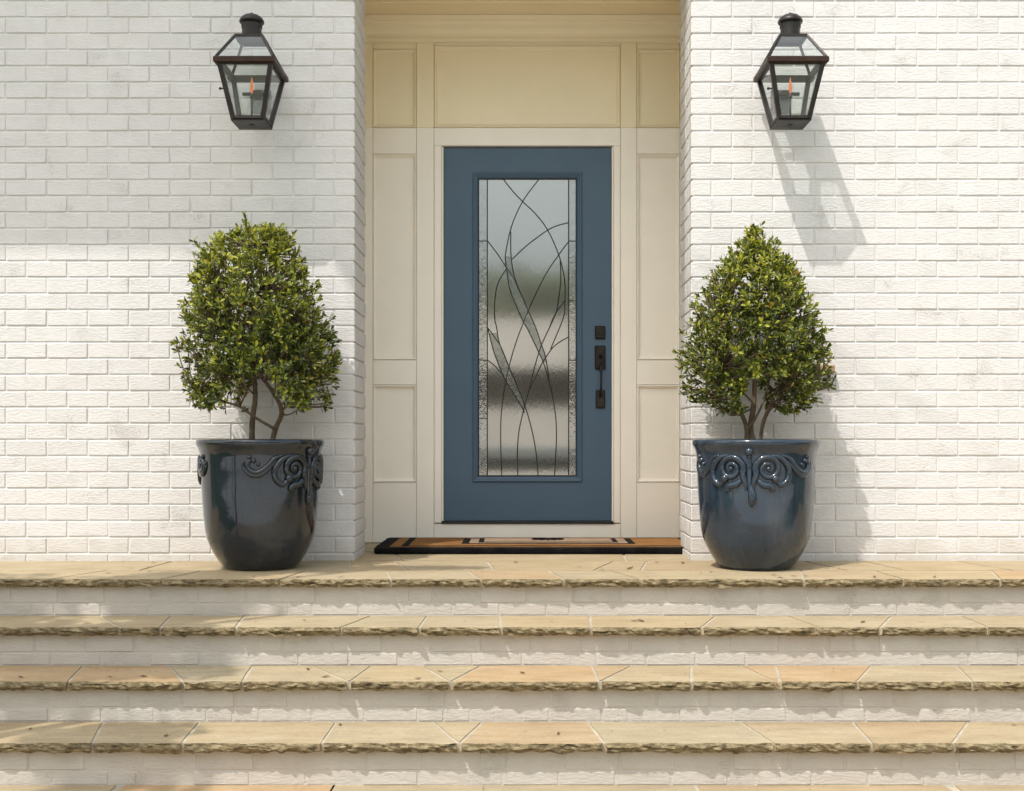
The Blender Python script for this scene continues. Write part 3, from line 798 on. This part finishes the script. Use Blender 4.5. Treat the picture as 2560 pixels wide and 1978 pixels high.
def shrub(name, base, prof, stems, twigs, label, seed, ros=900, group=None):
    """prof: [(photo y, centre px, half-width px)] of the crown, in photo pixels; base: pot centre (x, y)"""
    rng = random.Random(seed); bx, by = base; K = FPX/by
    zz = [(EYE+(CY-y)/K, (c-CX)/K, h/K) for y, c, h in prof]; zz.sort()
    def env(z):
        for (z0, c0, h0), (z1, c1_, h1) in zip(zz, zz[1:]):
            if z0 <= z <= z1:
                t = (z-z0)/(z1-z0); return c0+(c1_-c0)*t, h0+(h1-h0)*t
        return None
    root = empty(name, (0, 0, 0)); tag(root, label, "shrub", group)
    zlo, zhi = zz[0][0], zz[-1][0]
    lobes = [(rng.uniform(0, 6.28), rng.uniform(zlo, zhi), rng.uniform(.04, .09)) for _ in range(34)]
    rs = []; lim = WALL_Y-.025
    tries = 0; anchor = []
    while len(rs) < ros and tries < 90000:
        tries += 1
        z = rng.uniform(zlo, zhi); e_ = env(z)
        if not e_: continue
        cx_, h = e_
        if rng.random() > (h/.40)**1.0+.10: continue
        th = rng.uniform(0, 6.283)
        bumpf = 1.0+.20*fbm(math.cos(th)*1.7+seed, math.sin(th)*1.7, z*4.2, 3)
        rad = rng.uniform(0, 1)**.36
        hy = min(h, .34)
        x = cx_+h*bumpf*rad*math.cos(th); y = by+hy*bumpf*rad*math.sin(th)
        if y > lim: continue
        if rad < .45 and rng.random() < .6: continue
        # hollow underneath, where the stems fan out
        if z < zlo+.15 and abs(rad*math.cos(th)) < .46*(1-(z-zlo)/.30): continue
        if z < zlo+.16 and rad < .62: continue
        if fbm(x*7+seed, y*7, z*7, 2) < -.34 and rad < 1: continue
        out = Vector((math.cos(th)*rad, math.sin(th)*rad, .55+.9*(z-zlo)/(zhi-zlo)-.25))
        if z < zlo+.15: out.z -= .45
        young_sunlit = max(0, (z-zlo)/(zhi-zlo)-.35)*1.0+(.30 if rad > .85 else 0)*rng.random()  # young tips, plus sunlit yellow put into the colour towards the top
        rs.append(((x, y, z), out, young_sunlit)); anchor.append(Vector((x, y, z)))
    # stray shoots that break the outline
    for i in range(46):
        c0, d0, y0 = rs[rng.randrange(len(rs))]
        ctr = Vector(((zz[len(zz)//2][1]), by, (zlo+zhi)/2)); dv_ = (Vector(c0)-ctr)
        if dv_.length < .22 or c0[2] < zlo+.12: continue
        dv_.normalize(); dv_ = (dv_+Vector((rng.gauss(0, .25), rng.gauss(0, .25), .35+rng.gauss(0, .2)))).normalized()
        for st_ in range(1, rng.randrange(2, 5)):
            p_ = Vector(c0)+dv_*.026*st_
            if p_.y < lim: rs.append((tuple(p_), tuple(dv_), .5)); anchor.append(p_)
    leaf_cloud("crown", rs, M_LEAF, root, rng, per=8)
    for st in stems:
        P = [(((q[0]-CX)/K), by+q[2], EYE+(CY-q[1])/K) for q in st]
        rad = [q[3] for q in st]
        S = smooth_path([tuple(p)+(r,) for p, r in zip(P, rad)], 6)
        t = MB(); t.tube([s[:3] for s in S], [s[3]*.82*(1+.16*noise.noise(Vector((i*.7, seed, 0)))) for i, s in enumerate(S)], 9)
        t.build("stem", M_BARK, root, smooth=True)
    tw = MB(); nodes = [Vector(((q[0]-CX)/K, by+q[2], EYE+(CY-q[1])/K)) for st in stems for q in st[1:]]
    for i, a in enumerate(anchor):
        if i % 5: continue
        nb = min(nodes, key=lambda n_: (n_-a).length+max(0, n_.z-a.z)*.6)
        mid = nb.lerp(a, .5)+Vector((rng.uniform(-.03, .03), rng.uniform(-.03, .03), -.02))
        tw.tube(smooth_path([tuple(nb), tuple(mid), tuple(a)], 3), [.0045]*3+[.003]*3+[.0015], 5)
    t = tw.build("twigs", M_BARK, root, smooth=True); t['kind'] = 'stuff'
    return root
s_ = 1.1727
POT_Y = 5.62
LX, RX = (652-CX)/FPX*POT_Y, (1889-CX)/FPX*POT_Y
q = lambda L: [(y*s_, c*s_, h*s_) for y, c, h in L]
S4 = lambda L: [(x*s_, y*s_, d, r) for x, y, d, r in L]
shrub("potted_shrub", (LX, POT_Y),
      q([(484, 562, 44), (497, 552, 68), (530, 524, 100), (565, 520, 114), (600, 530, 132), (650, 540, 146), (700, 549, 156), (760, 554, 156), (800, 556, 156), (840, 556, 152), (872, 557, 140)]),
      [S4([(537, 960, 0, .019), (538, 900, .0, .016), (543, 850, .01, .0145), (541, 800, .01, .013), (535, 720, .0, .010), (545, 620, .0, .006), (560, 520, 0, .003)]),
       S4([(578, 960, -.03, .018), (590, 915, -.03, .015), (603, 880, -.03, .014), (590, 845, -.03, .012), (565, 810, -.03, .011), (545, 780, -.02, .010), (500, 700, -.06, .007), (470, 620, -.06, .004)]),
       S4([(590, 915, -.04, .010), (550, 890, -.07, .008), (520, 868, -.09, .007), (480, 855, -.10, .006), (435, 835, -.10, .004)]),
       S4([(603, 875, -.03, .006), (630, 850, .0, .0045), (665, 815, .02, .003)]),
       S4([(541, 810, 0, .009), (590, 760, .05, .007), (640, 700, .06, .004)]),
       S4([(540, 840, 0, .005), (515, 815, .0, .004), (470, 800, .0, .003)])],
      [], "broad rounded leafy shrub with two dark crossing stems, in the shade-darkened pot", 3, 2500, "clipped shrubs in glazed pots")
shrub("potted_shrub", (RX, POT_Y),
      q([(482, 1617, 8), (510, 1617, 36), (550, 1617, 70), (600, 1608, 104), (650, 1606, 122), (700, 1612, 142), (760, 1616, 152), (820, 1612, 150), (852, 1608, 130), (880, 1618, 80)]),
      [S4([(1592, 962, 0, .019), (1590, 915, -.02, .014), (1578, 880, -.03, .0125), (1560, 830, -.04, .010), (1540, 780, -.05, .007), (1520, 690, -.05, .004)]),
       S4([(1610, 962, 0, .026), (1600, 915, 0, .018), (1606, 870, 0, .016), (1610, 800, 0, .012), (1612, 690, 0, .008), (1616, 540, 0, .004)]),
       S4([(1592, 915, -.02, .011), (1606, 895, -.03, .009), (1622, 860, -.04, .006), (1640, 800, -.04, .004)]),
       S4([(1620, 962, .02, .012), (1630, 905, .03, .009), (1650, 865, .04, .008), (1690, 825, .05, .005)]),
       S4([(1618, 962, -.02, .010), (1622, 905, -.03, .008), (1640, 855, -.05, .006), (1665, 800, -.06, .004)]),
       S4([(1606, 860, 0, .006), (1580, 830, .04, .005), (1550, 810, .06, .004)]),
       S4([(1650, 865, .04, .005), (1700, 845, 0, .004), (1730, 828, -.03, .003)])],
      [], "cone shaped leafy shrub tapering to a point, growing in the slate blue pot", 8, 2300, "clipped shrubs in glazed pots")

hr = random.Random(5)
M_HEDGE = m_leaf("hedge_leaf", (.06, .07, .035), (.13, .145, .08), (.26, .27, .18))
hd_ = leaf_cloud("hedge", [((hr.uniform(-2.5, 2.5), hr.uniform(10.6, 11.5), hr.uniform(1.55, 2.15)+.1*noise.noise(Vector((hr.random()*9, 1, 1)))), (hr.gauss(0, .5), -.8, hr.random()), .3*hr.random()) for _ in range(1500)], M_HEDGE, None, hr, (.07, .12), 7)
tag(hd_, kind='stuff')
# dry leaves and grit fallen on the stone
lr = random.Random(12); V = []; F = []
for i in range(110):
    k_ = lr.choice((0, 0, 0, 1, 2, 3)); z_ = -STEP_R*k_+.003
    if k_ == 0: x_, y_ = lr.choice((LX, RX, .0))+lr.gauss(0, .5), lr.uniform(5.2, 5.9)
    else: x_, y_ = lr.uniform(-2, 2), 5.15-STEP_T*k_+lr.uniform(.05, STEP_T)
    if abs(x_-LX) < .23 or abs(x_-RX) < .23: y_ = lr.uniform(5.18, 5.34) if k_ == 0 else y_
    a = lr.uniform(0, 6.28); L_ = lr.choice((.004, .006, .006, .018, .024)); w_ = L_*lr.uniform(.25, .5)
    ca_, sa_ = math.cos(a)*L_, math.sin(a)*L_; n_ = len(V)
    V += [(x_-ca_, y_-sa_, z_), (x_+sa_*w_/L_, y_-ca_*w_/L_, z_+.002), (x_+ca_, y_+sa_, z_+lr.uniform(.001, .006)), (x_-sa_*w_/L_, y_+ca_*w_/L_, z_+.002)]
    F += [(n_, n_+1, n_+2, n_+3)]
tag(link_mesh("leaf_litter", V, F, m_plain("dry_leaf", (.11, .065, .03), .8, .5, 9, 0)), kind='stuff')
# ------------------------------------------------------------------ glazed pots
PROF = [(.150, 0), (.166, .004), (.186, .022), (.219, .075), (.238, .112), (.251, .146), (.259, .19), (.264, .237), (.270, .31), (.2745, .38), (.277, .46), (.280, .53), (.284, .553), (.291, .572), (.297, .582), (.3005, .592), (.3005, .602), (.297, .610), (.290, .613), (.280, .612), (.272, .606), (.268, .59), (.264, .54), (.262, .50)]
def pot_r(z):
    for (r0, z0), (r1, z1) in zip(PROF[:16], PROF[1:16]):
        if z0 <= z <= z1: return r0+(r1-r0)*(z-z0)/(z1-z0)
    return .28
def relief(mb, deg0):
    """scroll swag modelled on the pot: coordinates (degrees from the middle, height, lift, radius)"""
    def put(L, n=9):
        S = smooth_path(L, 6); P = []
        for a, z, r in S:
            th = math.radians(deg0+a)-math.pi/2; rr = pot_r(z)+r*.25
            P.append((rr*math.cos(th), rr*math.sin(th), z))
        mb.tube(P, [s[2]*1.2 for s in S], n)
    def dot(a, z, r, sz=1.0):
        th = math.radians(deg0+a)-math.pi/2; rr = pot_r(z)+r*.2
        mb.ball((rr*math.cos(th), rr*math.sin(th), z), r, 12, (1, 1, sz))
    dot(0, .556, .021); dot(0, .535, .014)
    put([(0, .535, .008), (0, .48, .012), (0, .41, .010), (2, .375, .014), (2.5, .345, .017), (2, .318, .012), (1.5, .305, .004)])
    for s in (-1, 1):
        sp = [(s*3, .38, .005), (s*4, .415, .011)]
        # the main volute
        for i in range(26):
            t = i/25; ang = math.radians(205-s*0-640*t); rd = (.062*(1-t)+.010*t)
            a = 17.5+math.degrees(rd*math.cos(ang)/.277)*.98; z = .478+rd*math.sin(ang)
            sp.append((s*a, z, .0135*(1-.45*t)))
        put(sp); dot(s*17.5, .478, .013)
        put([(s*8, .425, .010), (s*13, .405, .014), (s*19, .400, .013), (s*22, .385, .011), (s*19, .378, .006)])
        put([(s*20, .538, .006), (s*27, .532, .010), (s*34, .505, .012), (s*38, .465, .012), (s*36, .425, .012), (s*30, .405, .011), (s*26, .42, .010), (s*24, .435, .012)])
        dot(s*24, .432, .019, 1.1)
        put([(s*30, .540, .005), (s*38, .525, .009), (s*45, .488, .010), (s*53, .462, .011), (s*60, .470, .010), (s*63, .495, .009), (s*60, .52, .008)])
        put([(s*36, .515, .005), (s*44, .475, .008), (s*52, .448, .009), (s*60, .452, .009), (s*66, .48, .008), (s*67, .51, .006)])
        dot(s*57, .515, .012); dot(s*61, .532, .011); dot(s*53, .498, .010)
def pot(cx, rot, label, gz):
    root = empty("glazed_pot", (cx, POT_Y, 0)); tag(root, label, "plant pot", "glazed pots beside the entry")
    b = MB(); b.lathe(PROF, 96, capt=False); bo = b.build("pot_body", gz, root, smooth=True)
    for dg in (rot, rot+180):
        r = MB(); relief(r, dg); r.build("scroll_relief", gz, root, smooth=True)
    so = MB()
    n = 40; vs = [(0, 0, .565)]+[(.263*k/6*math.cos(2*math.pi*j/n), .263*k/6*math.sin(2*math.pi*j/n), .56+.012*noise.noise(Vector((k*1.3, j*.9, rot)))) for k in range(1, 7) for j in range(n)]
    fs = [(0, 1+j, 1+(j+1) % n) for j in range(n)]+[(1+(k-1)*n+j, 1+k*n+j, 1+k*n+(j+1) % n, 1+(k-1)*n+(j+1) % n) for k in range(1, 6) for j in range(n)]
    so.add(vs, fs); so.build("soil", M_SOIL, root, smooth=True)
    return root
pot(LX, 63, "shade-darkened glossy glazed pot with its scrollwork turned towards the door", M_GLAZE_DARK)
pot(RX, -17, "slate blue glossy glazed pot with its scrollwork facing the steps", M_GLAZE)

# ------------------------------------------------------------------ gas lanterns
def lantern(cx, label, knob_side):
    cy = 5.705; root = empty("gas_lantern", (cx, cy, 0)); tag(root, label, "lantern", "gas lanterns on the brick walls")
    ZE, ZB = 2.400, 2.147
    T = [(sx*.122, sy*.140, ZE-.004) for sx, sy in ((-1, -1), (1, -1), (1, 1), (-1, 1))]
    Bt = [(sx*.072, sy*.078, ZB+.004) for sx, sy in ((-1, -1), (1, -1), (1, 1), (-1, 1))]
    f = MB()
    for a, b in zip(T, Bt): f.bar(a, b, .021, .021)
    for i in range(4):
        f.bar(Bt[i], Bt[(i+1) % 4], .020, .020); f.bar(T[i], T[(i+1) % 4], .016, .016)
    f.build("body_frame", M_IRON, root)
    e = MB(); hw, hd = .146, .165
    V = []
    for z, k in ((ZE-.010, -.010), (ZE-.004, 0), (ZE+.016, .0), (ZE+.022, -.006)):
        V += [(-hw-k, -hd-k, z), (hw+k, -hd-k, z), (hw+k, hd+k, z), (-hw-k, hd+k, z)]
    for z, k in ((ZE+.022, -.028), (ZE-.010, -.028)):
        V += [(-hw-k, -hd-k, z), (hw+k, -hd-k, z), (hw+k, hd+k, z), (-hw-k, hd+k, z)]
    e.add(V, [(r*4+k, r*4+(k+1) % 4, ((r+1) % 6)*4+(k+1) % 4, ((r+1) % 6)*4+k) for r in range(6) for k in range(4)])
    e.build("eave_rim", M_RUST, root)
    base = MB(); base.box(-.082, .082, -.088, .088, ZB-.010, ZB+.002, bev=.002)
    bo = base.build("base_plate", M_IRON, root)
    h = MB(); h.lathe([(.013, ZB-.013), (.013, ZB-.0102), (.006, ZB-.0102)], 16); h.build("gas_inlet", M_BLACK, bo)
    E4 = [(sx*.134, sy*.153, ZE+.022) for sx, sy in ((-1, -1), (1, -1), (1, 1), (-1, 1))]
    U4 = [(sx*.064, sy*.070, 2.548) for sx, sy in ((-1, -1), (1, -1), (1, 1), (-1, 1))]
    r = MB()
    for a, b in zip(E4, U4): r.bar(a, b, .011, .011)
    for i in range(4): r.bar(U4[i], U4[(i+1) % 4], .012, .012)
    r.box(-.066, .066, -.072, .072, 2.551, 2.557, bev=.001)
    r.build("roof_frame", M_IRON, root)
    for i in range(4):
        j = (i+1) % 4
        link_mesh("roof_pane", [E4[i], E4[j], U4[j], U4[i]], [(0, 1, 2, 3)], M_GLASS, root)
        link_mesh("pane", [Bt[i], Bt[j], T[j], T[i]], [(0, 1, 2, 3)], M_GLASS, root)
    c = MB(); c.lathe([(.053, 2.557), (.053, 2.562), (.047, 2.565), (.047, 2.628), (.050, 2.630), (.050, 2.636)], 32)
    ch = c.build("chimney", M_IRON, root); auto_smooth(ch, 40)
    c = MB(); c.lathe([(.058, 2.632), (.060, 2.636), (.059, 2.642), (.052, 2.655), (.036, 2.667), (.016, 2.673), (.006, 2.675), (.006, 2.681), (.001, 2.683)], 32)
    auto_smooth(c.build("chimney_cap", M_IRON, root), 40)
    v = MB()
    for k in range(20):
        a = 2*math.pi*k/20; x, y = .0475*math.cos(a), .0475*math.sin(a)
        v.bar((x, y, 2.606), (x, y, 2.622), .005, .003)
    vo = v.build("vent_slots", M_BLACK, ch)
    b = MB(); b.tube([(0, 0, ZB), (0, 0, 2.20), (0, 0, 2.275)], [.0055, .0055, .0055], 10); b.lathe([(.010, 2.268), (.010, 2.276), (.006, 2.284), (.003, 2.287)], 14)
    b.tube([(0, 0, 2.17), (.02, .01, 2.165), (.035, .02, ZB)], .004, 6)
    b.build("burner", M_IRON, root, smooth=True)
    fl = MB(); fl.lathe([(.001, 2.288), (.005, 2.296), (.0085, 2.310), (.0080, 2.328), (.0050, 2.348), (.002, 2.362), (.0005, 2.370)], 14)
    fl.build("flame", M_FLAME, root, smooth=True)
    wp = MB(); wp.box(-.045, .045, .219, .2445, 2.255, 2.375, bev=.004); wp.box(-.022, .022, .10, .2185, 2.30, 2.335, bev=.003); wp.box(-.07, .07, .098, .112, 2.31, 2.326, bev=.002)
    wp.build("wall_bracket", M_IRON, root)
    k = MB(); s = knob_side
    k.bar((s*.098, -.10, 2.285), (s*.125, -.10, 2.285), .006); k.ball((s*.128, -.10, 2.285), .007, 8); k.build("latch_knob", M_IRON, root)
lantern(-1.301, "black gas lantern with small flame on the shaded brick wall, casting no sun shadow", -1)
lantern(1.311, "black gas lantern with small flame on the sunlit brick wall, casting a slanting shadow", -1)

# ------------------------------------------------------------------ doormat
mt = empty("doormat"); tag(mt, "tan coir doormat with thick black border lying before the blue door", "doormat")
mx0, mx1, my0, my1, mh = -.775, 1.085, 6.265, 6.93, .036
def fuzzy(name, x0, x1, y0, y1, z0, z1, m, bev=.006):
    b = MB(); b.box(x0, x1, y0, y1, z0, z1, bev=bev); return b.build(name, m, mt)
fuzzy("mat_base", mx0, mx1, my0, my1, .002, mh, M_COIRBLACK, .010)
rr_ = random.Random(3); tf = MB()
for i in range(1500):
    x = rr_.uniform(mx0+.005, mx1-.005); z = rr_.uniform(.004, mh-.003); l = rr_.uniform(.003, .009)
    tf.bar((x, my0+.001, z), (x+rr_.uniform(-.004, .004), my0-l, z+rr_.uniform(-.003, .004)), .0022)
for i in range(400):
    y = rr_.uniform(my0+.005, my1-.005); z = rr_.uniform(.004, mh-.003); l = rr_.uniform(.003, .008)
    tf.bar((mx0+.001, y, z), (mx0-l, y+rr_.uniform(-.004, .004), z), .0022)
t = tf.build("bristle_fringe", M_COIRBLACK, mt); t['kind'] = 'stuff'
fuzzy("border_stripe", mx0+.075, mx1-.075, my0+.035, my1-.05, mh, mh+.002, M_COIR, 0)
fuzzy("black_line", mx0+.135, mx1-.135, my0+.06, my1-.075, mh+.002, mh+.004, M_COIRBLACK, 0)
fuzzy("field", mx0+.175, mx1-.175, my0+.078, my1-.09, mh+.004, mh+.006, M_COIR, 0)
cxm = .156
fuzzy("centre_border", cxm-.475, cxm+.475, my0+.16, my1-.17, mh+.006, mh+.008, M_COIRBLACK, 0)
fuzzy("centre_band", cxm-.435, cxm+.435, my0+.18, my1-.19, mh+.008, mh+.010, M_COIRPALE, 0)
fuzzy("centre_line", cxm-.385, cxm+.385, my0+.205, my1-.215, mh+.010, mh+.012, M_COIRBLACK, 0)
fuzzy("centre_panel", cxm-.355, cxm+.355, my0+.220, my1-.230, mh+.012, mh+.014, M_COIRPALE, 0)
em = MB()
for k in range(6):
    a = k*math.pi/6; em.bar((cxm-.09*math.cos(a), 6.60-.05*math.sin(a), mh+.0150), (cxm+.09*math.cos(a), 6.60+.05*math.sin(a), mh+.0150+.0002*k), .014, .002)
em.build("emblem", M_COIRBLACK, mt)

# small terracotta ledge on the wall beyond the cone shaped shrub
lg = MB(); lg.box(px2x(2046, 5.9), px2x(2046, 5.9)+.085, WALL_Y-.05, WALL_Y-.004, EYE+(CY-934)/FPX*5.9, EYE+(CY-912)/FPX*5.9, bev=.006)
tag(lg.build("wall_ledge", M_TERRA), "small orange brown ledge on the brick wall behind the cone shaped shrub", "ledge")

# ------------------------------------------------------------------ trees around the house (they shade and are mirrored in the glaze)
def tree(name, base, h, crown, label, seed, ros, ln, per=8, limbs=(), group=None, scale_y=1):
    rng = random.Random(seed); root = empty(name, base); tag(root, label, "tree", group)
    t = MB(); t.tube(smooth_path([(0, 0, 0, .16), (.05, 0, h*.25, .13), (0, .05, h*.5, .10), (.05, 0, h*.75, .06), (0, 0, h*.92, .02)], 4) and [(s[0], s[1], s[2]) for s in smooth_path([(0, 0, 0), (.05, 0, h*.25), (0, .05, h*.5), (.05, 0, h*.75), (0, 0, h*.92)], 4)],
                     [.02*h*(1-i/17)+.01 for i in range(17)], 10)
    rs = []
    for (cx_, cy_, cz, rx, ry, rz, wgt) in crown:
        n = int(ros*wgt)
        lp = [(0, 0, h*.35), ((cx_)*.4, cy_*.4, h*.35+(cz-h*.35)*.6), (cx_, cy_, cz)]
        t.tube(smooth_path(lp, 4), [.018*h*(1-i/9)*.6+.006 for i in range(9)], 6)
        while n > 0:
            v = Vector((rng.gauss(0, 1), rng.gauss(0, 1), rng.gauss(0, 1))).normalized()*rng.random()**.4
            p = Vector((cx_+v.x*rx, cy_+v.y*ry, cz+v.z*rz))
            if fbm(p.x*1.6+seed, p.y*1.6, p.z*1.6, 2) < -.15: n -= .2; continue
            rs.append((p, v+Vector((0, 0, .3)), .3*max(0, v.z))); n -= 1
    t.build("trunk", M_BARK, root, smooth=True)
    leaf_cloud("crown", rs, M_TREELEAF, root, rng, ln, per)
    return root
# shade tree to the left of the steps: crown lobes placed up the sun's path from the shade they throw
def up(P, t): return (P[0]-SA*t, P[1]-t, P[2]+SB*t)
TB = (-3.7, 2.3, GROUND_Z)
lob = []
for P, t, rx, ry, rz, w in (((-1.52, 5.20, 0), 2.3, .42, .20, .22, .20), ((-1.50, 4.80, -.2), 2.3, .40, .22, .25, .20), ((-1.42, 4.35, -.45), 2.3, .42, .20, .22, .16), ((-.60, 5.60, 0), 2.2, .42, .05, .05, .10), ((-1.0, 5.55, 0), 2.2, .25, .08, .08, .08), ((-1.22, 5.35, .28), 2.2, .30, .22, .26, .30), ((-2.3, 4.8, 0), 2.3, .7, .5, .5, .36)):
    q_ = up(P, t); lob.append((q_[0]-TB[0], q_[1]-TB[1], q_[2]-TB[2], rx, ry, rz, w))
tree("shade_tree", TB, 4.6, lob, "leafy tree beside the steps, outside the view, that throws the dappled shade", 21, 1500, (.05, .09), 9, group=None)
for i, (x, y, h) in enumerate(((-13, -16, 9), (-6, -22, 11), (3, -19, 8), (11, -17, 10), (20, -20, 11), (-22, -14, 10))):
    tree("garden_tree", (x, y, GROUND_Z), h, [(0, 0, h*.6, h*.36, h*.36, h*.3, .5), (h*.2, 0, h*.5, h*.25, h*.25, h*.2, .25), (-h*.2, .5, h*.52, h*.25, h*.25, h*.2, .25)],
         "broad garden tree across the lawn facing the door", 40+i, 500, (.35, .6), 8, group="trees across the lawn facing the house")
